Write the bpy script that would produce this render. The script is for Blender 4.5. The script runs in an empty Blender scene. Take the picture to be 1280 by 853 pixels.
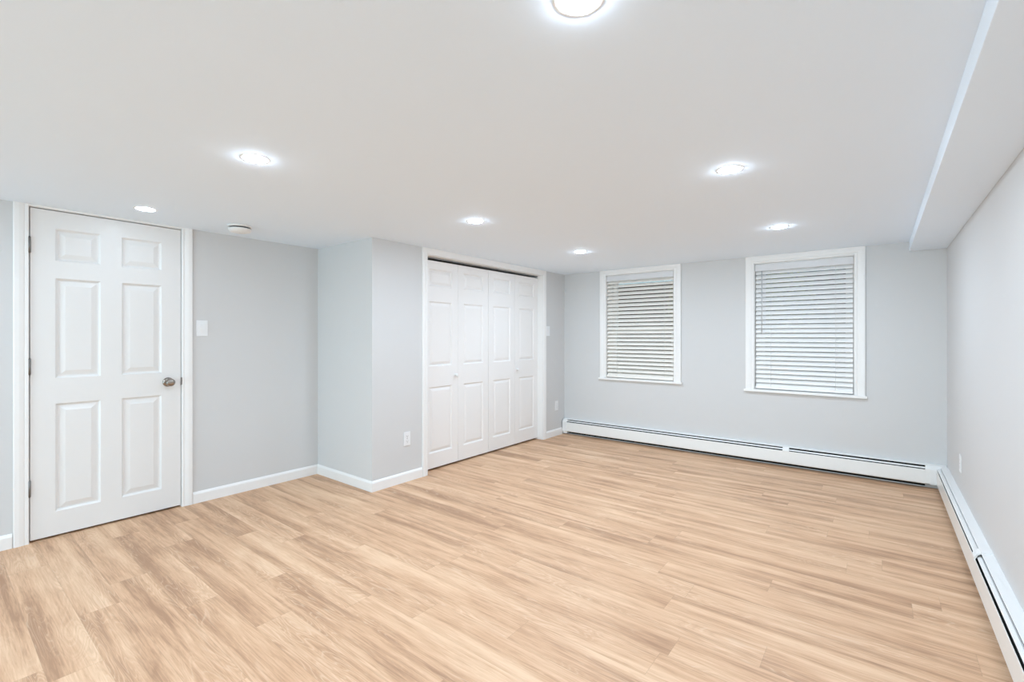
import bpy, bmesh, math, random
from mathutils import Vector, Matrix

# ------------------------------------------------------------------ camera
sc = bpy.context.scene
C = sc.collection
cam_data = bpy.data.cameras.new('camera')
cam = bpy.data.objects.new('camera', cam_data)
C.objects.link(cam)
CAM_H = 1.25
cam.location = (0, 0, CAM_H)
cam.rotation_euler = (math.pi / 2, 0, 0.6664)
cam_data.sensor_width = 36.0
cam_data.lens = 583.34 / 1280 * 36
cam_data.shift_y = -5.57 / 1280
cam_data.clip_start = 0.02
sc.camera = cam

# ------------------------------------------------------------------ world and exposure
LENS_STRENGTH = 62.0
L_DOOR, L_MID, L_MID2, L_RIGHT, L_RIGHT2, L_NEAR, L_NEAR_LEFT = 0.12, 1.02, 1.28, 1.06, 1.24, 0.82, 0.70
world = bpy.data.worlds.new('world')
sc.world = world
world.use_nodes = True
wn = world.node_tree
wn.nodes.clear()
w_out = wn.nodes.new('ShaderNodeOutputWorld')
w_bg = wn.nodes.new('ShaderNodeBackground')
w_sky = wn.nodes.new('ShaderNodeTexSky')
w_sky.sky_type = 'NISHITA'
w_sky.sun_disc = False
w_sky.sun_elevation = math.radians(38)
w_sky.sun_rotation = math.radians(200)
w_bg.inputs['Strength'].default_value = 0.02
wn.links.new(w_sky.outputs[0], w_bg.inputs[0])
wn.links.new(w_bg.outputs[0], w_out.inputs[0])

# unseen area lamp added behind the camera, aimed up to brighten the ceiling
def fill_light(name, loc, tilt, sx, sy, power, col):
    l = bpy.data.lights.new(name, 'AREA')
    l.shape = 'RECTANGLE'
    l.size, l.size_y = sx, sy
    l.energy = power
    l.color = col
    o = bpy.data.objects.new(name, l)
    C.objects.link(o)
    o.location = loc
    o.rotation_euler = (math.pi / 2 + tilt, 0, 0)
    return o
fill_light('added_fill_light', (-1.8, -4.75, 0.60), math.radians(40), 3.7, 1.3, 34.0, (0.58, 0.83, 1.0))

vs = sc.view_settings
vs.view_transform = 'Standard'
vs.look = 'None'
vs.gamma = 1.0
vs.use_curve_mapping = False
vs.exposure = 2.77
sc.cycles.max_bounces = 14
sc.cycles.diffuse_bounces = 10
sc.cycles.sample_clamp_indirect = 10.0
sc.cycles.use_denoising = True

# ------------------------------------------------------------------ dimensions (metres)
XL, XC, YJ, YB, XR, YF = -4.03, -3.205, 2.255, 5.174, 0.435, -4.2
ZC, ZS, XS = 2.05, 1.970, 0.201
TH = 0.2

# ------------------------------------------------------------------ materials
def new_mat(name):
    m = bpy.data.materials.new(name)
    m.use_nodes = True
    return m, m.node_tree, m.node_tree.nodes['Principled BSDF']

def simple(name, col, rough=0.5, metal=0.0, bump=0.0, scale=120.0, vary=0.0, spec=0.5):
    m, nt, b = new_mat(name)
    b.inputs['Base Color'].default_value = (*col, 1)
    b.inputs['Roughness'].default_value = rough
    b.inputs['Metallic'].default_value = metal
    b.inputs['Specular IOR Level'].default_value = spec
    tc = nt.nodes.new('ShaderNodeTexCoord')
    nz = nt.nodes.new('ShaderNodeTexNoise')
    nz.inputs['Scale'].default_value = scale
    nz.inputs['Detail'].default_value = 3
    nt.links.new(tc.outputs['Object'], nz.inputs['Vector'])
    if bump:
        bp = nt.nodes.new('ShaderNodeBump')
        bp.inputs['Strength'].default_value = bump
        bp.inputs['Distance'].default_value = 0.002
        nt.links.new(nz.outputs['Fac'], bp.inputs['Height'])
        nt.links.new(bp.outputs['Normal'], b.inputs['Normal'])
    if vary:
        hs = nt.nodes.new('ShaderNodeMix')
        hs.data_type = 'RGBA'
        hs.inputs[6].default_value = (*[c * (1 - vary) for c in col], 1)
        hs.inputs[7].default_value = (*[min(1, c * (1 + vary)) for c in col], 1)
        nt.links.new(nz.outputs['Fac'], hs.inputs[0])
        nt.links.new(hs.outputs[2], b.inputs['Base Color'])
    return m

M = {}
M['wall'] = simple('wall_paint', (0.638, 0.637, 0.634), 0.62, bump=0.06, scale=260, vary=0.012, spec=0.3)
M['ceiling'] = simple('ceiling_paint', (0.805, 0.885, 0.965), 0.8, bump=0.05, scale=220, vary=0.01, spec=0.2)
M['trim'] = simple('trim_paint', (0.845, 0.835, 0.82), 0.35, bump=0.02, scale=180)
M['door'] = simple('door_paint', (0.83, 0.815, 0.80), 0.38, bump=0.04, scale=300)
M['hinged_door'] = simple('hinged_door_dimmed', (0.775, 0.765, 0.75), 0.36, bump=0.04, scale=300)  # door paint darkened to offset the excess light on this door
M['plastic'] = simple('white_plastic', (0.82, 0.825, 0.83), 0.3, scale=90)
M['slat'] = simple('white_slat', (0.91, 0.90, 0.885), 0.35, scale=60)
M['slat_cream'] = simple('cream_slat', (0.91, 0.87, 0.81), 0.35, scale=60)
M['valance'] = simple('shade_grey_valance', (0.70, 0.70, 0.71), 0.4, scale=60)  # greyed to put the shade near the ceiling into its colour
M['vinyl'] = simple('white_vinyl', (0.82, 0.83, 0.83), 0.35, scale=60)
M['enamel'] = simple('heater_enamel', (0.84, 0.84, 0.82), 0.28, scale=40, vary=0.02)
M['enamel_white'] = simple('heater_cap_enamel', (0.82, 0.82, 0.81), 0.3, scale=40)
M['dark'] = simple('dark_gap', (0.02, 0.02, 0.022), 0.8, scale=50)
M['fin'] = simple('shade_dark_fins', (0.025, 0.024, 0.023), 0.8, scale=80, spec=0.1)  # near-black to paint in the shade inside the heater
M['steel'] = simple('shade_dark_steel', (0.018, 0.016, 0.015), 0.9, scale=30, spec=0.1)  # blackened so slots and floor gap look shaded
M['nickel'] = simple('satin_nickel', (0.34, 0.30, 0.265), 0.22, metal=1.0, scale=70)
M['hinge'] = simple('hinge_steel', (0.22, 0.21, 0.20), 0.4, metal=0.8, scale=70)
M['track'] = simple('track_steel', (0.30, 0.30, 0.30), 0.45, metal=0.6, scale=70)
M['slot'] = simple('socket_slot', (0.10, 0.10, 0.10), 0.6, scale=70)
M['cord'] = simple('blind_cord', (0.78, 0.78, 0.76), 0.7, scale=200)
M['wand'] = simple('clear_wand', (0.55, 0.56, 0.57), 0.25, scale=80)
M['smoke'] = simple('detector_plastic', (0.80, 0.79, 0.77), 0.4, scale=90)
M['leaf'] = simple('leaf_green', (0.42, 0.40, 0.12), 0.6, scale=14, vary=0.5)
M['bark'] = simple('bark', (0.12, 0.08, 0.05), 0.9, bump=0.4, scale=40, vary=0.3)
M['soil'] = simple('outside_soil', (0.16, 0.12, 0.09), 0.95, bump=0.3, scale=20, vary=0.3)

def brick_mat():
    m, nt, b = new_mat('garden_brick')
    tc = nt.nodes.new('ShaderNodeTexCoord')
    mp = nt.nodes.new('ShaderNodeMapping')
    mp.inputs['Rotation'].default_value = (math.pi / 2, 0, 0)
    br = nt.nodes.new('ShaderNodeTexBrick')
    br.inputs['Scale'].default_value = 4.5
    br.inputs['Color1'].default_value = (0.10, 0.065, 0.045, 1)
    br.inputs['Color2'].default_value = (0.07, 0.045, 0.032, 1)
    br.inputs['Mortar'].default_value = (0.14, 0.12, 0.10, 1)
    nt.links.new(tc.outputs['Object'], mp.inputs['Vector'])
    nt.links.new(mp.outputs[0], br.inputs['Vector'])
    nt.links.new(br.outputs['Color'], b.inputs['Base Color'])
    b.inputs['Roughness'].default_value = 0.9
    return m
M['brick'] = brick_mat()

def glass_mat():
    m = bpy.data.materials.new('window_glass')
    m.use_nodes = True
    nt = m.node_tree
    nt.nodes.clear()
    o = nt.nodes.new('ShaderNodeOutputMaterial')
    mix = nt.nodes.new('ShaderNodeMixShader')
    tr = nt.nodes.new('ShaderNodeBsdfTransparent')
    gl = nt.nodes.new('ShaderNodeBsdfGlossy')
    fr = nt.nodes.new('ShaderNodeFresnel')
    tr.inputs[0].default_value = (0.93, 0.96, 0.95, 1)
    gl.inputs['Roughness'].default_value = 0.02
    fr.inputs['IOR'].default_value = 1.45
    nt.links.new(fr.outputs[0], mix.inputs[0])
    nt.links.new(tr.outputs[0], mix.inputs[1])
    nt.links.new(gl.outputs[0], mix.inputs[2])
    nt.links.new(mix.outputs[0], o.inputs[0])
    return m
M['glass'] = glass_mat()

LAMP_COLOR = (0.825, 1.0, 1.185)
def lens_mat(level):
    m, nt, b = new_mat('lit_lens')
    b.inputs['Base Color'].default_value = (0.9, 0.9, 0.9, 1)
    b.inputs['Emission Color'].default_value = (*LAMP_COLOR, 1)
    b.inputs['Emission Strength'].default_value = LENS_STRENGTH * level
    return m
M['lens'] = lens_mat(1.0)

def floor_mat():
    m, nt, b = new_mat('oak_vinyl_planks')
    N, L = nt.nodes, nt.links
    tc = N.new('ShaderNodeTexCoord')
    at = N.new('ShaderNodeAttribute')
    at.attribute_name = 'plank'
    sep = N.new('ShaderNodeSeparateColor')
    L.new(at.outputs['Color'], sep.inputs[0])
    # every plank gets its own piece of the grain
    off = N.new('ShaderNodeCombineXYZ')
    def math_n(op, a, bb=None):
        n = N.new('ShaderNodeMath')
        n.operation = op
        for i, v in enumerate((a, bb)):
            if v is None:
                continue
            if isinstance(v, (int, float)):
                n.inputs[i].default_value = v
            else:
                L.new(v, n.inputs[i])
        return n.outputs[0]
    L.new(math_n('MULTIPLY', sep.outputs[0], 41.0), off.inputs[0])
    L.new(math_n('MULTIPLY', sep.outputs[2], 17.0), off.inputs[1])
    L.new(math_n('MULTIPLY', sep.outputs[0], 23.0), off.inputs[2])
    add = N.new('ShaderNodeVectorMath')
    add.operation = 'ADD'
    L.new(tc.outputs['Object'], add.inputs[0])
    L.new(off.outputs[0], add.inputs[1])
    def stretched(sx, sy, detail, dist=0.0, rough=0.5):
        mp = N.new('ShaderNodeMapping')
        mp.inputs['Scale'].default_value = (sx, sy, 1)
        nz = N.new('ShaderNodeTexNoise')
        nz.inputs['Scale'].default_value = 1.0
        nz.inputs['Detail'].default_value = detail
        nz.inputs['Distortion'].default_value = dist
        nz.inputs['Roughness'].default_value = rough
        L.new(add.outputs[0], mp.inputs['Vector'])
        L.new(mp.outputs[0], nz.inputs['Vector'])
        return nz.outputs['Fac']
    streak = stretched(0.70, 13.0, 4, 0.6)
    blotch = stretched(1.9, 6.0, 3, 0.9)
    fine = stretched(7.0, 150.0, 4, 0.6, 0.65)
    ring_n = stretched(1.15, 10.5, 2, 0.55)
    t = math_n('ADD', math_n('MULTIPLY', math_n('SUBTRACT', streak, 0.5), 1.9), 0.5)
    t = math_n('ADD', t, math_n('MULTIPLY', math_n('SUBTRACT', sep.outputs[1], 0.5), 0.24))
    t = math_n('ADD', t, math_n('MULTIPLY', math_n('SUBTRACT', blotch, 0.5), 0.9))
    t = math_n('ADD', t, math_n('MULTIPLY', math_n('SUBTRACT', fine, 0.5), 1.2))
    ramp = N.new('ShaderNodeValToRGB')
    cr = ramp.color_ramp
    cr.elements[0].position = 0.05
    cr.elements[0].color = (*FLOOR_DARK, 1)
    cr.elements[1].position = 0.95
    cr.elements[1].color = (*FLOOR_LIGHT, 1)
    e = cr.elements.new(0.48)
    e.color = (*FLOOR_MID, 1)
    L.new(t, ramp.inputs[0])
    # growth rings: pale limed lines with darker pores between them
    wave = math_n('SINE', math_n('MULTIPLY', ring_n, 150.0))
    mask = stretched(1.3, 5.0, 1, 0.3)
    mask = math_n('MINIMUM', math_n('MAXIMUM', math_n('MULTIPLY', math_n('SUBTRACT', mask, 0.46), 7.0), 0.0), 1.0)
    ring = math_n('MULTIPLY', math_n('POWER', math_n('MAXIMUM', wave, 0.0), 4.0), math_n('MULTIPLY', mask, 0.27))
    pore = math_n('MULTIPLY', math_n('POWER', math_n('MAXIMUM', math_n('MULTIPLY', wave, -1.0), 0.0), 3.0), math_n('MULTIPLY', mask, 0.22))
    mx0 = N.new('ShaderNodeMix')
    mx0.data_type = 'RGBA'
    L.new(pore, mx0.inputs[0])
    L.new(ramp.outputs[0], mx0.inputs[6])
    mx0.inputs[7].default_value = (*FLOOR_DARK, 1)
    mx = N.new('ShaderNodeMix')
    mx.data_type = 'RGBA'
    L.new(ring, mx.inputs[0])
    L.new(mx0.outputs[2], mx.inputs[6])
    mx.inputs[7].default_value = (*FLOOR_RING, 1)
    # thin seams from the plank's own coordinates
    uv = N.new('ShaderNodeUVMap')
    uv.uv_map = 'plank_uv'
    su = N.new('ShaderNodeSeparateXYZ')
    L.new(uv.outputs[0], su.inputs[0])
    def edge(c, length, wd):
        d = math_n('MINIMUM', c, math_n('SUBTRACT', length, c))
        return math_n('LESS_THAN', d, wd)
    seam = math_n('MAXIMUM', edge(su.outputs[0], 1.22, 0.0012), edge(su.outputs[1], 0.152, 0.0010))
    mx2 = N.new('ShaderNodeMix')
    mx2.data_type = 'RGBA'
    L.new(math_n('MULTIPLY', seam, 0.2), mx2.inputs[0])
    L.new(mx.outputs[2], mx2.inputs[6])
    mx2.inputs[7].default_value = (0.20, 0.13, 0.08, 1)
    L.new(mx2.outputs[2], b.inputs['Base Color'])
    b.inputs['Roughness'].default_value = 0.48
    b.inputs['Specular IOR Level'].default_value = 0.35
    bp = N.new('ShaderNodeBump')
    bp.inputs['Strength'].default_value = 0.12
    bp.inputs['Distance'].default_value = 0.001
    L.new(fine, bp.inputs['Height'])
    L.new(bp.outputs[0], b.inputs['Normal'])
    return m
FLOOR_DARK = (0.400, 0.228, 0.132)
FLOOR_MID = (0.610, 0.372, 0.224)
FLOOR_LIGHT = (0.760, 0.520, 0.338)
FLOOR_RING = (0.82, 0.64, 0.47)
M['floor'] = floor_mat()

# ------------------------------------------------------------------ mesh helpers
class MB:
    """Collects shapes and links them as one mesh object."""
    def __init__(self):
        self.bm = bmesh.new()
    def box(self, x0, x1, y0, y1, z0, z1):
        v = [self.bm.verts.new((x, y, z)) for z in (z0, z1) for y in (y0, y1) for x in (x0, x1)]
        for f in ((0, 2, 3, 1), (4, 5, 7, 6), (0, 1, 5, 4), (2, 6, 7, 3), (0, 4, 6, 2), (1, 3, 7, 5)):
            self.bm.faces.new([v[i] for i in f])
        return self
    def prism(self, prof, a0, a1, axis='x', skew0=None, skew1=None):
        """prof: closed list of (p, q); axis 'x': (y, z); 'y': (x, z); 'z': (x, y).
        skew: function (p, q) -> shift of that end along the axis (mitres)."""
        def pt(p, q, a):
            return {'x': (a, p, q), 'y': (p, a, q), 'z': (p, q, a)}[axis]
        A = [self.bm.verts.new(pt(p, q, a0 + (skew0(p, q) if skew0 else 0))) for p, q in prof]
        B = [self.bm.verts.new(pt(p, q, a1 + (skew1(p, q) if skew1 else 0))) for p, q in prof]
        n = len(prof)
        for i in range(n):
            j = (i + 1) % n
            self.bm.faces.new((A[i], A[j], B[j], B[i]))
        self.bm.faces.new(list(reversed(A)))
        self.bm.faces.new(B)
        return self
    def lathe(self, prof, seg=32, axis='z', origin=(0, 0, 0), smooth=True):
        """prof: list of (radius, height) along the axis."""
        ox, oy, oz = origin
        rings = []
        for r, h in prof:
            ring = []
            if r < 1e-6:
                ring = [None]
                p = {'z': (0, 0, h), 'y': (0, h, 0), 'x': (h, 0, 0)}[axis]
                ring = [self.bm.verts.new((p[0] + ox, p[1] + oy, p[2] + oz))]
            else:
                for k in range(seg):
                    a = 2 * math.pi * k / seg
                    c, s = r * math.cos(a), r * math.sin(a)
                    p = {'z': (c, s, h), 'y': (c, h, s), 'x': (h, c, s)}[axis]
                    ring.append(self.bm.verts.new((p[0] + ox, p[1] + oy, p[2] + oz)))
            rings.append(ring)
        for A, B in zip(rings, rings[1:]):
            for k in range(seg):
                j = (k + 1) % seg
                if len(A) == 1 and len(B) == 1:
                    continue
                if len(A) == 1:
                    f = self.bm.faces.new((A[0], B[j], B[k]))
                elif len(B) == 1:
                    f = self.bm.faces.new((A[k], A[j], B[0]))
                else:
                    f = self.bm.faces.new((A[k], A[j], B[j], B[k]))
                f.smooth = smooth
        return self
    def tube(self, p0, p1, r, seg=10):
        p0, p1 = Vector(p0), Vector(p1)
        d = (p1 - p0).normalized()
        up = Vector((0, 0, 1)) if abs(d.z) < 0.9 else Vector((1, 0, 0))
        u = d.cross(up).normalized()
        w = d.cross(u)
        rings = []
        for p in (p0, p1):
            rings.append([self.bm.verts.new(p + r * (math.cos(2 * math.pi * k / seg) * u + math.sin(2 * math.pi * k / seg) * w)) for k in range(seg)])
        for k in range(seg):
            j = (k + 1) % seg
            self.bm.faces.new((rings[0][k], rings[0][j], rings[1][j], rings[1][k])).smooth = True
        self.bm.faces.new(list(reversed(rings[0])))
        self.bm.faces.new(rings[1])
        return self
    def build(self, name, mat, parent=None, bevel=0.0, seg=2, loc=None):
        bmesh.ops.recalc_face_normals(self.bm, faces=self.bm.faces[:])
        me = bpy.data.meshes.new(name)
        self.bm.to_mesh(me)
        self.bm.free()
        me.materials.append(mat)
        o = bpy.data.objects.new(name, me)
        C.objects.link(o)
        if parent is not None:
            o.parent = parent
        if loc is not None:
            o.location = loc
        if bevel:
            md = o.modifiers.new('edge', 'BEVEL')
            md.width = bevel
            md.segments = seg
            md.limit_method = 'ANGLE'
            md.angle_limit = math.radians(40)
        return o

def tag(o, label=None, cat=None, group=None, kind=None):
    if label:
        o['label'] = label
    if cat:
        o['category'] = cat
    if group:
        o['group'] = group
    if kind:
        o['kind'] = kind
    return o

def empty(name, loc, rz=0.0, label=None, cat=None, group=None, kind=None):
    o = bpy.data.objects.new(name, None)
    C.objects.link(o)
    o.empty_display_size = 0.05
    o.location = loc
    o.rotation_euler = (0, 0, rz)
    return tag(o, label, cat, group, kind)

def copy_tree(o, parent=None):
    c = o.copy()
    C.objects.link(c)
    c.parent = parent
    for ch in list(o.children):
        copy_tree(ch, c)
    return c

# rotation that turns local +Y into the wall's outward direction
ON_LEFT, ON_BACK, ON_RIGHT = -math.pi / 2, math.pi, math.pi / 2

# ------------------------------------------------------------------ the room shell
def plank_floor():
    rnd = random.Random(11)
    bm = bmesh.new()
    col = bm.loops.layers.float_color.new('plank')
    uvl = bm.loops.layers.uv.new('plank_uv')
    W, LN, Y0 = 0.152, 1.22, 1.505
    x0, x1, y0, y1 = XL - TH, XR + TH, YF - TH, YB + TH
    fixed = {-1: -2.845, 0: -2.43, 2: -1.87, -4: -2.105, 5: -0.73, 14: -0.05, 8: -1.10, 1: -0.68, 7: -1.65}
    tones = {(-1, 0): 0.14, (0, -1): 0.2, (2, 0): 0.32, (-4, -1): 0.25, (8, 0): 0.35, (-4, 0): 0.62, (0, 0): 0.72, (-1, 1): 0.75}
    r0, r1 = math.floor((y0 - Y0) / W), math.floor((y1 - Y0) / W)
    for r in range(r0, r1 + 1):
        ya, yb = Y0 + r * W, Y0 + (r + 1) * W
        start = fixed.get(r, rnd.uniform(0, LN))
        k0 = math.floor((x0 - start) / LN)
        k = k0
        while start + k * LN < x1:
            xa, xb = start + k * LN, start + (k + 1) * LN
            c = (rnd.random(), tones.get((r, k), min(1, max(0, rnd.gauss(0.5, 0.2)))), rnd.random(), 1)
            ax, bx = max(xa, x0), min(xb, x1)
            ay, by = max(ya, y0), min(yb, y1)
            k += 1
            if bx - ax < 1e-4 or by - ay < 1e-4:
                continue
            vs_ = [bm.verts.new((x, y, 0)) for x, y in ((ax, ay), (bx, ay), (bx, by), (ax, by))]
            f = bm.faces.new(vs_)
            for lp in f.loops:
                lp[col] = c
                lp[uvl].uv = (lp.vert.co.x - xa, lp.vert.co.y - ya)
    # underside slab
    v = [bm.verts.new((x, y, z)) for z in (-0.1, -0.001) for y in (y0, y1) for x in (x0, x1)]
    for q in ((0, 2, 3, 1), (0, 1, 5, 4), (2, 6, 7, 3), (0, 4, 6, 2), (1, 3, 7, 5)):
        bm.faces.new([v[i] for i in q])
    me = bpy.data.meshes.new('floor')
    bm.to_mesh(me)
    bm.free()
    me.materials.append(M['floor'])
    o = bpy.data.objects.new('floor', me)
    C.objects.link(o)
    return tag(o, 'light oak plank floor running across the whole room', 'floor', kind='structure')
plank_floor()

def struct(mb, name, mat, label, cat, bevel=0.0):
    return tag(mb.build(name, mat, None, bevel), label, cat, kind='structure')

struct(MB().box(XL - TH, XR + TH, YF - TH, YB + TH, ZC, ZC + 0.2), 'ceiling', M['ceiling'],
       'flat white ceiling with round recessed lights', 'ceiling')
struct(MB().box(XS, XR, YF, YB, ZS, ZC), 'ceiling_soffit', M['ceiling'],
       'boxed white soffit along the top of the right wall', 'soffit', 0.002)

# hinged door opening in the left wall
DY0, DY1, DZ = 0.409, 1.197, 2.040
mb = MB()
mb.box(XL - TH, XL, YF, DY0, 0, ZC).box(XL - TH, XL, DY1, YJ, 0, ZC).box(XL - TH, XL, DY0, DY1, DZ, ZC)
mb.box(XL - TH, XL - TH + 0.03, DY0, DY1, 0, DZ)
struct(mb, 'wall_left', M['wall'], 'grey wall around the six-panel hinged door', 'wall')
struct(MB().box(XL - TH, XC - TH, YJ, YJ + TH, 0, ZC), 'wall_return', M['wall'],
       'narrow grey wall face where the room steps out before the closet', 'wall')
# closet opening
CY0, CY1, CZ = 2.838, 4.675, 1.992
mb = MB()
mb.box(XC - TH, XC, YJ, CY0, 0, ZC).box(XC - TH, XC, CY1, YB + TH, 0, ZC).box(XC - TH, XC, CY0, CY1, CZ, ZC)
mb.box(XC - 0.62, XC - 0.6, CY0 - 0.1, CY1 + 0.1, 0, ZC).box(XC - 0.6, XC - TH, CY0 - 0.1, CY0 - 0.08, 0, ZC)
mb.box(XC - 0.6, XC - TH, CY1 + 0.08, CY1 + 0.1, 0, ZC)
struct(mb, 'wall_closet', M['wall'], 'grey wall that holds the white folding closet doors', 'wall')

# windows: (x0, x1, z0, z1) of the clear opening
WIN = [(-2.612, -1.785, 0.748, 1.992), (-0.982, -0.172, 0.722, 1.978)]
mb = MB()
xs = [XC, WIN[0][0], WIN[0][1], WIN[1][0], WIN[1][1], XR + TH]
mb.box(xs[0], xs[1], YB, YB + TH, 0, ZC).box(xs[2], xs[3], YB, YB + TH, 0, ZC).box(xs[4], xs[5], YB, YB + TH, 0, ZC)
for x0, x1, z0, z1 in WIN:
    mb.box(x0, x1, YB, YB + TH, 0, z0).box(x0, x1, YB, YB + TH, z1, ZC)
struct(mb, 'wall_back', M['wall'], 'far grey wall with the two windows', 'wall')
struct(MB().box(XR, XR + TH, YF, YB, 0, ZC), 'wall_right', M['wall'], 'pale grey wall at the right under the soffit', 'wall')
GX0, GX1, GZ = -3.65, 0.05, 1.96           # glazed opening added behind the camera to let the fill lamp in
mb = MB().box(XL - TH, GX0, YF - TH, YF, 0, ZC).box(GX1, XR + TH, YF - TH, YF, 0, ZC).box(GX0, GX1, YF - TH, YF, GZ, ZC)
struct(mb, 'wall_front', M['wall'], 'grey wall facing the windows, with a glazed opening added for fill light', 'wall')
gd = empty('added_glazing', ((GX0 + GX1) / 2, YF, 0), 0, 'unseen white-framed glazing added in front of the fill lamp', 'door', kind='structure')
ghw = (GX1 - GX0) / 2
MB().box(-ghw, ghw, -0.16, -0.04, 0, 0.03).box(-ghw, ghw, -0.16, -0.04, GZ - 0.05, GZ).box(-ghw, -ghw + 0.05, -0.16, -0.04, 0.03, GZ - 0.05).box(ghw - 0.05, ghw, -0.16, -0.04, 0.03, GZ - 0.05).build('added_frame', M['vinyl'], gd)
for k in range(4):
    a = -ghw + 0.05 + k * (2 * ghw - 0.1) / 4
    b = a + (2 * ghw - 0.1) / 4
    m2 = MB().box(a, a + 0.05, -0.12, -0.08, 0.03, GZ - 0.05).box(b - 0.05, b, -0.12, -0.08, 0.03, GZ - 0.05)
    m2.box(a + 0.05, b - 0.05, -0.12, -0.08, 0.03, 0.10).box(a + 0.05, b - 0.05, -0.12, -0.08, GZ - 0.11, GZ - 0.05)
    ds = m2.build('added_sash', M['vinyl'], gd)
    MB().box(a + 0.05, b - 0.05, -0.103, -0.097, 0.10, GZ - 0.11).build('pane', M['glass'], ds)

# ------------------------------------------------------------------ baseboards
BT, BH = 0.013, 0.085
def base_profile():
    return [(0, 0), (BT, 0), (BT, BH - 0.018), (BT - 0.003, BH - 0.010), (BT - 0.008, BH - 0.003), (0.002, BH), (0, BH)]
def baseboard(name, run, label):
    """run: list of (wall, a0, a1, end0, end1): end -1 = inside mitre, 1 = outside mitre, 0 = square"""
    mb = MB()
    for wall, a0, a1, e0, e1 in run:
        if wall[0] == 'x':          # on a wall x = const facing +x
            X = wall[1]
            prof = [(X + p, q) for p, q in base_profile()]
            mb.prism(prof, a0, a1, 'y', (lambda p, q, e=e0, X=X: -e * (p - X)), (lambda p, q, e=e1, X=X: e * (p - X)))
        else:                       # on a wall y = const facing -y
            Y = wall[1]
            prof = [(Y - p, q) for p, q in base_profile()]
            mb.prism(prof, a0, a1, 'x', (lambda p, q, e=e0, Y=Y: -e * (Y - p)), (lambda p, q, e=e1, Y=Y: e * (Y - p)))
    return struct(mb, name, M['trim'], label, 'baseboard')
baseboard('baseboard_left', [(('x', XL), 1.264, YJ, 0, -1)], 'white baseboard between the hinged door and the wall step')
baseboard('baseboard_left_near', [(('x', XL), YF, 0.342, 0, 0)], 'short white baseboard on the hinge side of the door')
baseboard('baseboard_return', [(('y', YJ), XL, XC, -1, 1)], 'white baseboard on the narrow wall face of the step')
baseboard('baseboard_closet', [(('x', XC), YJ, 2.772, 1, 0)], 'white baseboard below the outlet beside the closet')
baseboard('baseboard_corner', [(('x', XC), 4.738, YB - 0.068, 0, 0)], 'short white baseboard between closet and the back wall heater')

# ------------------------------------------------------------------ casings
def casing_profile(w, t=0.016):
    """(across, out): across runs from the opening side (0) to the outer side (w)"""
    return [(0, 0), (0, t * 0.55), (0.004, t * 0.72), (w * 0.22, t * 0.72), (w * 0.27, t * 0.6), (w * 0.36, t * 0.8),
            (w * 0.62, t), (w * 0.92, t), (w, t * 0.86), (w, 0)]
def casing_left_wall(mb, X, y0, y1, ztop, w, w_top, t=0.016):
    """U-shaped casing round an opening y0..y1 on a wall x = X facing +x."""
    p = casing_profile(w, t)
    sk = lambda a, o: a * (w_top / w)
    # jambs run up, mitred at the head
    mb.prism([(X + o, y0 - a) for a, o in p], 0, ztop, 'z', None, lambda px, py: (y0 - py) * w_top / w)
    mb.prism([(X + o, y1 + a) for a, o in p], 0, ztop, 'z', None, lambda px, py: (py - y1) * w_top / w)
    pt = casing_profile(w_top, t)
    mb.prism([(X + o, ztop + a) for a, o in pt], y0, y1, 'y',
             lambda px, pz: -(pz - ztop) * w / w_top, lambda px, pz: (pz - ztop) * w / w_top)
    return mb

# ------------------------------------------------------------------ panelled door faces
def panel_slab(mb, x0, x1, z0, z1, yb, yf, panels, rings):
    """Slab in local x (width), z (height); front face at y = yf, back at yb.
    panels: rectangles (x0, x1, z0, z1); rings: (inset, depth)."""
    bm = mb.bm
    xs = sorted({x0, x1, *[p[0] for p in panels], *[p[1] for p in panels]})
    zs = sorted({z0, z1, *[p[2] for p in panels], *[p[3] for p in panels]})
    cache = {}
    def V(x, y, z):
        k = (round(x, 5), round(y, 5), round(z, 5))
        if k not in cache:
            cache[k] = bm.verts.new((x, y, z))
        return cache[k]
    for i in range(len(xs) - 1):
        for j in range(len(zs) - 1):
            cx, cz = (xs[i] + xs[i + 1]) / 2, (zs[j] + zs[j + 1]) / 2
            if any(p[0] < cx < p[1] and p[2] < cz < p[3] for p in panels):
                continue
            bm.faces.new([V(xs[i], yf, zs[j]), V(xs[i + 1], yf, zs[j]), V(xs[i + 1], yf, zs[j + 1]), V(xs[i], yf, zs[j + 1])])
    for a, b, c, d in panels:
        xin = [a] + [x for x in xs if a < x < b] + [b]
        zin = [c] + [z for z in zs if c < z < d] + [d]
        prev = [(x, c) for x in xin] + [(b, z) for z in zin[1:]] + [(x, d) for x in reversed(xin[:-1])] + [(a, z) for z in reversed(zin[1:-1])]
        pv = [V(x, yf, z) for x, z in prev]
        for ins, dep in rings:
            nx = []
            for x, z in prev:
                fx = a + ins + (x - a) * (b - a - 2 * ins) / (b - a)
                fz = c + ins + (z - c) * (d - c - 2 * ins) / (d - c)
                nx.append(V(fx, yf + dep, fz))
            n = len(pv)
            for k in range(n):
                j = (k + 1) % n
                bm.faces.new([pv[k], pv[j], nx[j], nx[k]])
            pv = nx
        bm.faces.new(pv)
    # rim and back
    rim = [(x, z0) for x in xs] + [(x1, z) for z in zs[1:]] + [(x, z1) for x in reversed(xs[:-1])] + [(x0, z) for z in reversed(zs[1:-1])]
    n = len(rim)
    for k in range(n):
        j = (k + 1) % n
        bm.faces.new([V(rim[k][0], yf, rim[k][1]), V(rim[k][0], yb, rim[k][1]), V(rim[j][0], yb, rim[j][1]), V(rim[j][0], yf, rim[j][1])])
    bm.faces.new([V(x, yb, z) for x, z in reversed(rim)])
    return mb

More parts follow.
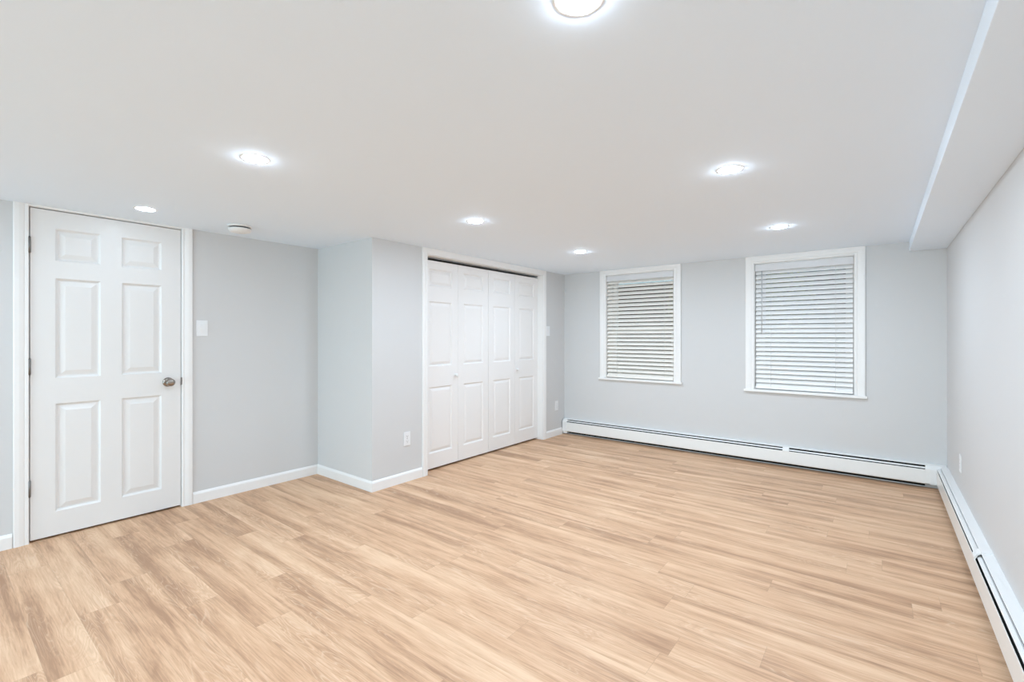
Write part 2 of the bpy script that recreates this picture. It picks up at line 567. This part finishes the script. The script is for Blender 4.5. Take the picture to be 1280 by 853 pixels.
# ------------------------------------------------------------------ hinged six-panel door
d = empty('door_1', (XL, (DY0 + DY1) / 2, 0), ON_LEFT, 'white six-panel hinged door with a nickel knob in the left wall', 'door', kind='structure')
HW = 0.3865
def dl(y):                       # world y -> local x of the door
    return (DY0 + DY1) / 2 - y
RINGS = [(0.006, -0.0055), (0.011, -0.0125), (0.018, -0.0130), (0.045, -0.0040), (0.0475, -0.0035)]
LC, RC = (dl(0.742), dl(0.526)), (dl(1.074), dl(0.850))
pan = []
for a, b in (LC, RC):
    for c_, d_ in ((1.722, 1.924), (0.990, 1.614), (0.160, 0.832)):
        pan.append((a, b, c_, d_))
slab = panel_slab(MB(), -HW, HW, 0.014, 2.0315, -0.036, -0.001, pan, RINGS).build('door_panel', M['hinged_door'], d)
OW = (DY1 - DY0) / 2
JT = 0.007
mb = MB().box(-OW, -OW + JT - 0.004, -0.12, 0.0, 0, DZ - 0.004).box(OW - JT + 0.004, OW, -0.12, 0.0, 0, DZ - 0.004).box(-OW, OW, -0.12, 0.0, DZ - 0.003, DZ)
mb.build('jamb', M['trim'], d)
# casing, built in the door's own axes
mb = MB()
cw = 0.066
p = casing_profile(cw)
xin = OW - 0.002
mb.prism([(-xin - a, o) for a, o in p], 0, ZC, 'z')
mb.prism([(xin + a, o) for a, o in p], 0, ZC, 'z')
mb.box(-xin, xin, 0, 0.010, DZ, ZC)
mb.build('casing', M['trim'], d)
for hz in (1.805, 1.068, 0.330):
    hg = MB()
    hg.tube((0, 0, -0.048), (0, 0, 0.048), 0.0065, 12)
    hg.tube((0, 0, -0.052), (0, 0, -0.048), 0.0045, 12).tube((0, 0, 0.048), (0, 0, 0.053), 0.0045, 12)
    h_ = hg.build('hinge', M['hinge'], d, loc=(HW + 0.004, 0.0065, hz))
    MB().box(-0.002, 0.018, -0.006, -0.0045, -0.046, 0.046).build('hinge_leaf', M['hinge'], h_)
    h_['label'] = 'dark steel hinge'
kx, kz = dl(1.112), 0.922
kn = MB().lathe([(0.0, 0.0745), (0.012, 0.0740), (0.021, 0.071), (0.0265, 0.064), (0.0275, 0.056), (0.024, 0.047), (0.016, 0.040),
                 (0.0115, 0.034), (0.0115, 0.010)], 36, 'y').build('knob', M['nickel'], d, loc=(kx, 0, kz))
MB().lathe([(0.0, 0.010), (0.014, 0.012), (0.027, 0.010), (0.033, 0.004), (0.0335, -0.001)], 36, 'y').build('rosette', M['nickel'], kn)
kn['label'] = 'round satin nickel knob'
MB().box(-HW - 0.0035, -HW + 0.0, -0.02, 0.002, kz - 0.029, kz + 0.029).build('latch_plate', M['hinge'], d)
st = MB().box(-OW - 0.0005, -OW + 0.008, -0.001, 0.0095, kz - 0.024, kz + 0.028)
st.build('strike_plate', M['hinge'], d)

# ------------------------------------------------------------------ closet: casing, track, two folding pairs
mb = casing_left_wall(MB(), XC, CY0 - 0.002, CY1 + 0.002, CZ, 0.060, ZC - CZ)
struct(mb, 'trim_1', M['trim'], 'white casing framing the folding closet doors', 'casing')
mb = MB().box(XC - TH, XC - 0.001, CY0 - 0.004, CY0 + 0.004, 0, CZ).box(XC - TH, XC - 0.001, CY1 - 0.004, CY1 + 0.004, 0, CZ)
mb.box(XC - TH, XC - 0.001, CY0, CY1, CZ - 0.003, CZ + 0.004)
struct(mb, 'trim_2', M['trim'], 'white jamb lining inside the closet opening', 'jamb')
XD = XC - 0.070                                # face of the folding doors
tr = MB().prism([(XD - 0.030, CZ - 0.003), (XD - 0.030, CZ - 0.012), (XD - 0.026, CZ - 0.012), (XD - 0.026, CZ - 0.007),
                 (XD - 0.004, CZ - 0.007), (XD - 0.004, CZ - 0.012), (XD, CZ - 0.012), (XD, CZ - 0.003)], CY0 + 0.006, CY1 - 0.006, 'y')
tag(tr.build('bifold_track', M['track']), 'grey metal track above the white folding closet doors', 'track')
LW = (CY1 - CY0 - 0.009) / 4
BZ0, BZ1 = 0.020, 1.959
BR = [(0.005, -0.0045), (0.010, -0.0105), (0.016, -0.0110), (0.038, -0.0030), (0.041, -0.0025)]
def bifold(name, yc, label, knob_side):
    o = empty(name, (XD, yc, 0), ON_LEFT, label, 'folding door', kind='structure')
    for sgn in (1, -1):                        # +x local is the side nearer the hinged door
        xc = sgn * LW / 2
        w2 = LW / 2 - 0.0012
        px = 0.148
        pans = [(xc - px, xc + px, 1.722, 1.882), (xc - px, xc + px, 0.972, 1.578), (xc - px, xc + px, 0.160, 0.778)]
        lf = panel_slab(MB(), xc - w2, xc + w2, BZ0, BZ1, -0.034, 0.0, pans, BR).build('door_leaf', M['door'], o)
        if sgn == knob_side:
            kb = MB().lathe([(0, 0.034), (0.010, 0.0335), (0.0165, 0.029), (0.0185, 0.022), (0.016, 0.015), (0.008, 0.010), (0.008, 0.003), (0.012, 0.0)], 28, 'y')
            kb.build('knob', M['plastic'], lf, loc=(knob_side * 0.035, 0, 0.873))
    return o
yc1 = CY0 + 0.004 + LW
yc2 = CY1 - 0.004 - LW
# the knob leaf: first pair carries it on the leaf nearer the hinged door, second pair on the leaf nearer the window wall
bifold('door_2', yc1, 'pair of white folding closet leaves nearer the outlet', 1)
bifold('door_3', yc2, 'pair of white folding closet leaves nearer the window wall', -1)

# ------------------------------------------------------------------ windows
def window(idx, name, label):
    x0, x1, z0, z1 = WIN[idx]
    xc, w, h = (x0 + x1) / 2, x1 - x0, z1 - z0
    o = empty(name, (xc, YB, z0), ON_BACK, label, 'window', kind='structure')
    hw = w / 2
    # casing: sides and head with a thin stool below (local +y into the room)
    cl, ch = 0.078, ZC - z1
    mb = MB()
    p = casing_profile(cl, 0.018)
    mb.prism([(-hw - a, o_) for a, o_ in p], 0.0, h, 'z', None, lambda px, py: (-hw - px) * ch / cl)
    mb.prism([(hw + a, o_) for a, o_ in p], 0.0, h, 'z', None, lambda px, py: (px - hw) * ch / cl)
    pt = casing_profile(ch, 0.018)
    mb.prism([(o_, h + a) for a, o_ in pt], -hw, hw, 'x', lambda py, pz: -(pz - h) * cl / ch, lambda py, pz: (pz - h) * cl / ch)
    mb.build('casing', M['trim'], o)
    MB().box(-hw - cl - 0.012, hw + cl + 0.012, 0.0, 0.030, -0.020, 0.0).box(-hw, hw, -0.115, 0.0, -0.006, 0.004).build('window_sill', M['trim'], o, 0.002)
    # jamb lining
    MB().box(-hw - 0.001, -hw + 0.004, -0.195, 0, 0.004, h).box(hw - 0.004, hw + 0.001, -0.195, 0, 0.004, h).box(-hw, hw, -0.195, 0, h - 0.004, h + 0.001).build('jamb', M['trim'], o)
    # double-hung sashes: upper outside, lower inside
    mid = h * 0.47
    for part, a, b, yy in (('sash', mid - 0.02, h - 0.03, -0.165), ('sash', 0.02, mid + 0.02, -0.125)):
        sw = 0.052
        m2 = MB()
        m2.box(-hw + 0.02, -hw + 0.02 + sw, yy - 0.03, yy, a, b).box(hw - 0.02 - sw, hw - 0.02, yy - 0.03, yy, a, b)
        m2.box(-hw + 0.02 + sw, hw - 0.02 - sw, yy - 0.03, yy, a, a + 0.045).box(-hw + 0.02 + sw, hw - 0.02 - sw, yy - 0.03, yy, b - 0.04, b)
        s = m2.build(part, M['vinyl'], o, 0.003)
        MB().box(-hw + 0.02 + sw, hw - 0.02 - sw, yy - 0.018, yy - 0.012, a + 0.045, b - 0.04).build('pane', M['glass'], s)
    fr = MB()
    fr.box(-hw + 0.004, -hw + 0.020, -0.2, -0.12, 0.004, h - 0.004).box(hw - 0.020, hw - 0.004, -0.2, -0.12, 0.004, h - 0.004)
    fr.box(-hw + 0.02, hw - 0.02, -0.2, -0.12, h - 0.030, h - 0.004).box(-hw + 0.02, hw - 0.02, -0.2, -0.12, 0.004, 0.020)
    fr.build('window_frame', M['vinyl'], o, 0.002)
    return o
window(0, 'window_1', 'white cased window beside the closet corner')
window(1, 'window_2', 'white cased window nearer the soffit and right wall')

# ------------------------------------------------------------------ blinds
def blind(idx, label, smat, tilt, wand, n, ladders, stack):
    x0, x1, z0, z1 = WIN[idx]
    xc, hw, h = (x0 + x1) / 2, (x1 - x0) / 2 - 0.009, z1 - z0
    o = empty('window_blind', (xc, YB, z0), ON_BACK, label, 'blind', 'window blinds')
    MB().box(-hw, hw, -0.062, -0.010, h - 0.055, h - 0.006).build('headrail', M['slat'], o)
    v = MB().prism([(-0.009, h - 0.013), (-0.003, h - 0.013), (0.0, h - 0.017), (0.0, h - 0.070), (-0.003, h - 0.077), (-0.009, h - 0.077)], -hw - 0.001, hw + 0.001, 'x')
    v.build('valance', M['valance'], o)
    top, bot = h - 0.090, 0.045
    yc = -0.026
    mb = MB()
    hgt = 0.025
    zs = []
    free = n - stack
    pitch = (top - bot - 0.004 - stack * 0.006) / (free - (0 if stack else 1))
    for k in range(free):
        zs.append((top - k * pitch, tilt))
    for k in range(stack):
        zs.append((bot - 0.008 + (stack - k) * 0.006, math.radians(8)))
    for z, t in zs:
        c, s = math.cos(t), math.sin(t)
        # slightly crowned slat, room edge down
        prof = []
        for q, th in ((-1, 0), (-0.5, 0.0016), (0, 0.0022), (0.5, 0.0016), (1, 0), (1, -0.0026), (0.5, -0.001), (0, -0.0004), (-0.5, -0.001), (-1, -0.0026)):
            a, b = q * hgt, th
            prof.append((yc + a * c + b * s, z - a * s + b * c))
        mb.prism(prof, -hw + 0.002, hw - 0.002, 'x')
    mb.build('slats', smat, o)
    MB().box(-hw + 0.001, hw - 0.001, yc - 0.026, yc + 0.024, 0.012, 0.034).build('bottom_rail', smat, o, 0.004)
    for lx in ladders:
        l = MB()
        e = hgt * math.cos(tilt) + 0.0015
        for yy in (yc + e, yc - e):
            l.tube((lx, yy, 0.02), (lx, yy, h - 0.05), 0.0011, 6)
        l.build('ladder_cord', M['cord'], o)
    if wand is not None:
        w_ = MB().tube((wand, 0.012, h - 0.08), (wand, 0.014, h - 0.70), 0.0042, 8)
        w_.build('tilt_wand', M['wand'], o)
    return o
blind(0, 'lowered blind of cream slats in the window by the closet corner', M['slat_cream'], math.radians(46), None, 25, (0.27, -0.30), 0)
blind(1, 'lowered blind of pure white slats with a tilt wand, in the window nearer the soffit', M['slat'], math.radians(52), 0.335, 26, (0.26, -0.265), 0)

# ------------------------------------------------------------------ baseboard heaters
# profile in (y out from the wall, z)
def heater_run(root, a0, a1, open_=0.0, reach=0.0):
    """Parts of one covered length, local x a0..a1."""
    MB().box(a0, a1, 0.0, 0.003, 0.010, 0.186).build('back_plate', M['steel'], root)
    MB().prism([(0.0, 0.186), (0.0, 0.1965), (0.0420, 0.1925), (0.0435, 0.1905), (0.0425, 0.1885), (0.0405, 0.1895), (0.0040, 0.1935), (0.0032, 0.186)], a0, a1, 'x').build('back_hood', M['enamel_white'], root)
    da = open_
    MB().prism([(0.0385, 0.1770 - da), (0.0440, 0.1785 - da), (0.0530 + reach, 0.1745 - da), (0.0570 + reach, 0.1680 - da), (0.0555 + reach, 0.1675 - da), (0.0520 + reach, 0.1730 - da), (0.0440, 0.1765 - da), (0.0385, 0.1755 - da)], a0, a1, 'x').build('damper', M['enamel_white'], root)
    MB().prism([(0.0640, 0.150), (0.0635, 0.1565), (0.0650, 0.1585), (0.0668, 0.1565), (0.0668, 0.046), (0.0600, 0.0395), (0.0590, 0.041), (0.0645, 0.047)], a0, a1, 'x').build('front_panel', M['enamel'], root)
    MB().box(a0, a1, 0.006, 0.058, 0.055, 0.135).build('heating_element', M['fin'], root)

CAP = [(0.0, 0.0135), (0.0, 0.1985), (0.044, 0.1935), (0.056, 0.1830), (0.066, 0.168), (0.0685, 0.160), (0.0685, 0.044), (0.061, 0.0365), (0.058, 0.0365), (0.058, 0.0135)]
def cover_strip(root, name, a0, a1, mat, low=None):
    prof = [(y, z) for y, z in CAP]
    if low is not None:
        prof = [(y, max(z, low)) if z < 0.05 else (y, z) for y, z in CAP]
        prof = [(0.0, low), (0.0, 0.1985), (0.044, 0.1935), (0.056, 0.1830), (0.066, 0.168), (0.0685, 0.160), (0.0685, low)]
    return MB().prism(prof, a0, a1, 'x').build(name, mat, root, 0.001, 1)

HX0, HX1 = -3.192, XR - 0.002
hc = 0.0
hb = empty('baseboard_heater', (0, YB, 0), ON_BACK, 'long white baseboard heater under the two windows', 'heater', 'baseboard heaters')
# local x = -world x
heater_run(hb, 0.697, 3.13)
heater_run(hb, -0.30, 0.697, open_=0.003)
cover_strip(hb, 'end_cap', 3.13, 3.192, M['enamel_white'])
MB().prism([(0.0, 0.1985), (0.044, 0.1940), (0.056, 0.1838), (0.0665, 0.1685), (0.0690, 0.160), (0.0690, 0.150), (0.0664, 0.150), (0.0550, 0.179), (0.0430, 0.1880), (0.004, 0.1945), (0.0, 0.1945)], 0.672, 0.726, 'x').build('splice_clip', M['enamel_white'], hb)
cover_strip(hb, 'corner_cover', -(XR - 0.003), -0.328, M['enamel_white'], 0.040)
cover_strip(hb, 'filler_strip', -0.329, -0.3, M['enamel'], 0.046)

hr = empty('baseboard_heater', (XR, 0, 0), ON_RIGHT, 'white baseboard heater running along the pale right wall', 'heater', 'baseboard heaters')
Y1 = YB - 0.070
heater_run(hr, 3.235, Y1 - 0.002, open_=0.0, reach=0.006)
heater_run(hr, 0.60, 3.235, open_=0.004)
MB().prism([(0.0, 0.1995), (0.044, 0.1950), (0.057, 0.1845), (0.0675, 0.1690), (0.0700, 0.160), (0.0700, 0.150), (0.0672, 0.150), (0.0550, 0.179), (0.0430, 0.1880), (0.004, 0.1945), (0.0, 0.1945)], 3.20, 3.265, 'x').build('splice_clip', M['enamel_white'], hr)
cover_strip(hr, 'end_cap', 0.53, 0.60, M['enamel_white'])

# ------------------------------------------------------------------ switches and outlets
def switch(loc, rz, label):
    o = empty('light_switch', loc, rz, label, 'light switch', 'wall light switches')
    MB().box(-0.038, 0.038, 0, 0.006, -0.060, 0.060).build('wall_plate', M['plastic'], o, 0.003)
    MB().box(-0.018, 0.018, 0.006, 0.0078, -0.035, 0.035).build('switch_frame', M['plastic'], o, 0.001)
    MB().prism([(0.0078, -0.031), (0.0095, -0.031), (0.0145, 0.031), (0.0078, 0.031)], -0.0155, 0.0155, 'x').build('rocker', M['plastic'], o, 0.001)
    return o
switch((XL, 1.326, 1.313), ON_LEFT, 'white rocker light switch on grey wall beside the hinged door')
switch((XC, 4.789, 1.318), ON_LEFT, 'small white light switch between closet casing and window wall')

def outlet(loc, rz, label):
    o = empty('wall_outlet', loc, rz, label, 'outlet', 'duplex wall outlets')
    MB().box(-0.0355, 0.0355, 0, 0.006, -0.060, 0.060).build('wall_plate', M['plastic'], o, 0.003)
    for zc in (0.0215, -0.0215):
        r = MB().box(-0.0165, 0.0165, 0.006, 0.0082, zc - 0.0145, zc + 0.0145).build('receptacle', M['plastic'], o, 0.001)
        MB().box(-0.0080, -0.0058, 0.0080, 0.0084, zc - 0.001, zc + 0.008).box(0.0058, 0.0080, 0.0080, 0.0084, zc - 0.001, zc + 0.007).box(-0.0025, 0.0025, 0.0080, 0.0084, zc - 0.010, zc - 0.005).build('slots', M['slot'], r)
    MB().lathe([(0, 0.0072), (0.003, 0.0068), (0.0034, 0.006)], 14, 'y').build('screw', M['nickel'], o)
    return o
outlet((XC, 2.606, 0.368), ON_LEFT, 'white wall outlet beside closet casing, above the baseboard of the projecting wall')
outlet((XC, 4.982, 0.378), ON_LEFT, 'white wall outlet low between closet and back corner')
outlet((XR, 4.350, 0.392), ON_RIGHT, 'white wall outlet above the right wall heater')

# ------------------------------------------------------------------ recessed ceiling lights
def recessed(loc):
    o = empty('recessed_light', loc)
    MB().lathe([(0.0484, -0.0012), (0.0500, -0.0014), (0.056, -0.0014), (0.0605, -0.0008), (0.0615, 0.0)], 40, 'z').build('trim_ring', M['trim'], o)
    MB().lathe([(0.0, -0.0066), (0.020, -0.0063), (0.036, -0.0051), (0.045, -0.0034), (0.0488, -0.0014)], 40, 'z').build('lens', M['lens'], o)
    return o
# each lamp has its own level, tuned to balance the light: (x, y, level, label)
LIGHTS = [
    (-3.616, 0.880, L_DOOR, 'small lit ceiling light just above the top of the hinged door'),
    (-2.205, 0.935, L_MID, 'lit ceiling light out from the hinged door, before the smoke detector'),
    (-2.197, 2.385, L_MID, 'lit ceiling light in front of the step and closet casing'),
    (-2.215, 3.860, L_MID2, 'lit ceiling light nearest the corner of closet and window wall'),
    (-0.560, 0.968, L_RIGHT, 'lit ceiling light cut by the top edge of the photo'),
    (-0.562, 2.402, L_RIGHT, 'larger of two lit ceiling lights leading to the white-slat window'),
    (-0.572, 3.880, L_RIGHT2, 'small lit ceiling light right before the white-slat window'),
    (-0.560, -0.480, L_NEAR, 'added unseen ceiling light over the near end of the room by the right wall'),  # unseen lamps from here on, added for more light
    (-2.205, -0.500, L_NEAR, 'added unseen ceiling light over the near end of the room in its middle'),
    (-3.616, -0.520, L_NEAR_LEFT, 'added unseen ceiling light over the near end of the room by the left wall'),
    (-0.560, -1.950, L_NEAR, 'added unseen ceiling light by the added glazing on the soffit side'),
    (-2.205, -1.950, L_NEAR, 'added unseen ceiling light in the middle before the added glazing'),
    (-3.616, -1.950, L_NEAR_LEFT, 'added unseen ceiling light before the added glazing by the left wall'),
]
proto = None
lens_of = {1.0: M['lens']}
for x, y, level, lab in LIGHTS:
    o = recessed((x, y, ZC)) if proto is None else copy_tree(proto)
    proto = proto or o
    o.location = (x, y, ZC)
    tag(o, lab, 'ceiling light', 'recessed ceiling lights')
    if level not in lens_of:
        lens_of[level] = lens_mat(level)
    for ch in o.children:
        if ch.name.startswith('lens'):
            ch.material_slots[0].link = 'OBJECT'
            ch.material_slots[0].material = lens_of[level]

# ------------------------------------------------------------------ smoke detector
sd = empty('smoke_detector', (-3.630, 1.435, ZC), 0, 'round white smoke detector on the ceiling near the hinged door', 'smoke detector')
MB().lathe([(0.0, 0.0), (0.076, 0.0), (0.079, -0.003), (0.079, -0.011), (0.068, -0.013)], 48).build('base', M['smoke'], sd)
MB().lathe([(0.061, -0.0125), (0.061, -0.0215)], 48).build('vent_gap', M['slot'], sd)
MB().lathe([(0.064, -0.021), (0.074, -0.023), (0.074, -0.030), (0.066, -0.043), (0.040, -0.051), (0.0, -0.052)], 48).build('cover', M['smoke'], sd)
MB().lathe([(0.010, -0.049), (0.010, -0.054), (0.0, -0.0545)], 20, origin=(0.022, 0.0, 0)).build('test_button', M['smoke'], sd)

# ------------------------------------------------------------------ outside the windows
struct(MB().box(-9, 5, YB + TH, 12, -0.1, 0.55), 'ground', M['soil'], 'bare ground outside the windows', 'ground')
struct(MB().box(-9, 5, 7.6, 7.85, 0.55, 2.15), 'exterior_wall', M['brick'], 'brown garden wall behind the blinds outside', 'wall')
rnd = random.Random(5)
def shrub(x, y, r, label):
    o = empty('garden_shrub', (x, y, 0.55), 0, label, 'shrub', 'shrubs outside the windows')
    mb = MB()
    for _ in range(700):
        a, b = rnd.uniform(0, 2 * math.pi), rnd.gauss(0, 1)
        rr = r * rnd.uniform(0.55, 1.0)
        th = math.acos(rnd.uniform(-1, 1))
        c = Vector((rr * math.sin(th) * math.cos(a), rr * math.sin(th) * math.sin(a) * 0.6, 1.15 + rr * math.cos(th)))
        u = Vector((rnd.gauss(0, 1), rnd.gauss(0, 1), rnd.gauss(0, 1))).normalized()
        w = u.orthogonal().normalized()
        s = rnd.uniform(0.03, 0.055)
        q = [c + u * s, c + w * s * 0.5, c - u * s, c - w * s * 0.5]
        mb.bm.faces.new([mb.bm.verts.new(p) for p in q])
    mb.build('foliage', M['leaf'], o)
    st = MB()
    for k in range(4):
        a = k * 1.6
        st.tube((0.04 * math.cos(a), 0.04 * math.sin(a), -0.02), (0.25 * r * math.cos(a), 0.2 * r * math.sin(a), 1.1), 0.018, 8)
    st.build('stem', M['bark'], o)
shrub(-2.1, 6.9, 0.42, 'yellow-green shrub outside, behind the cream slats')
shrub(-1.0, 6.9, 0.45, 'yellow-green shrub outside, behind the white slats')
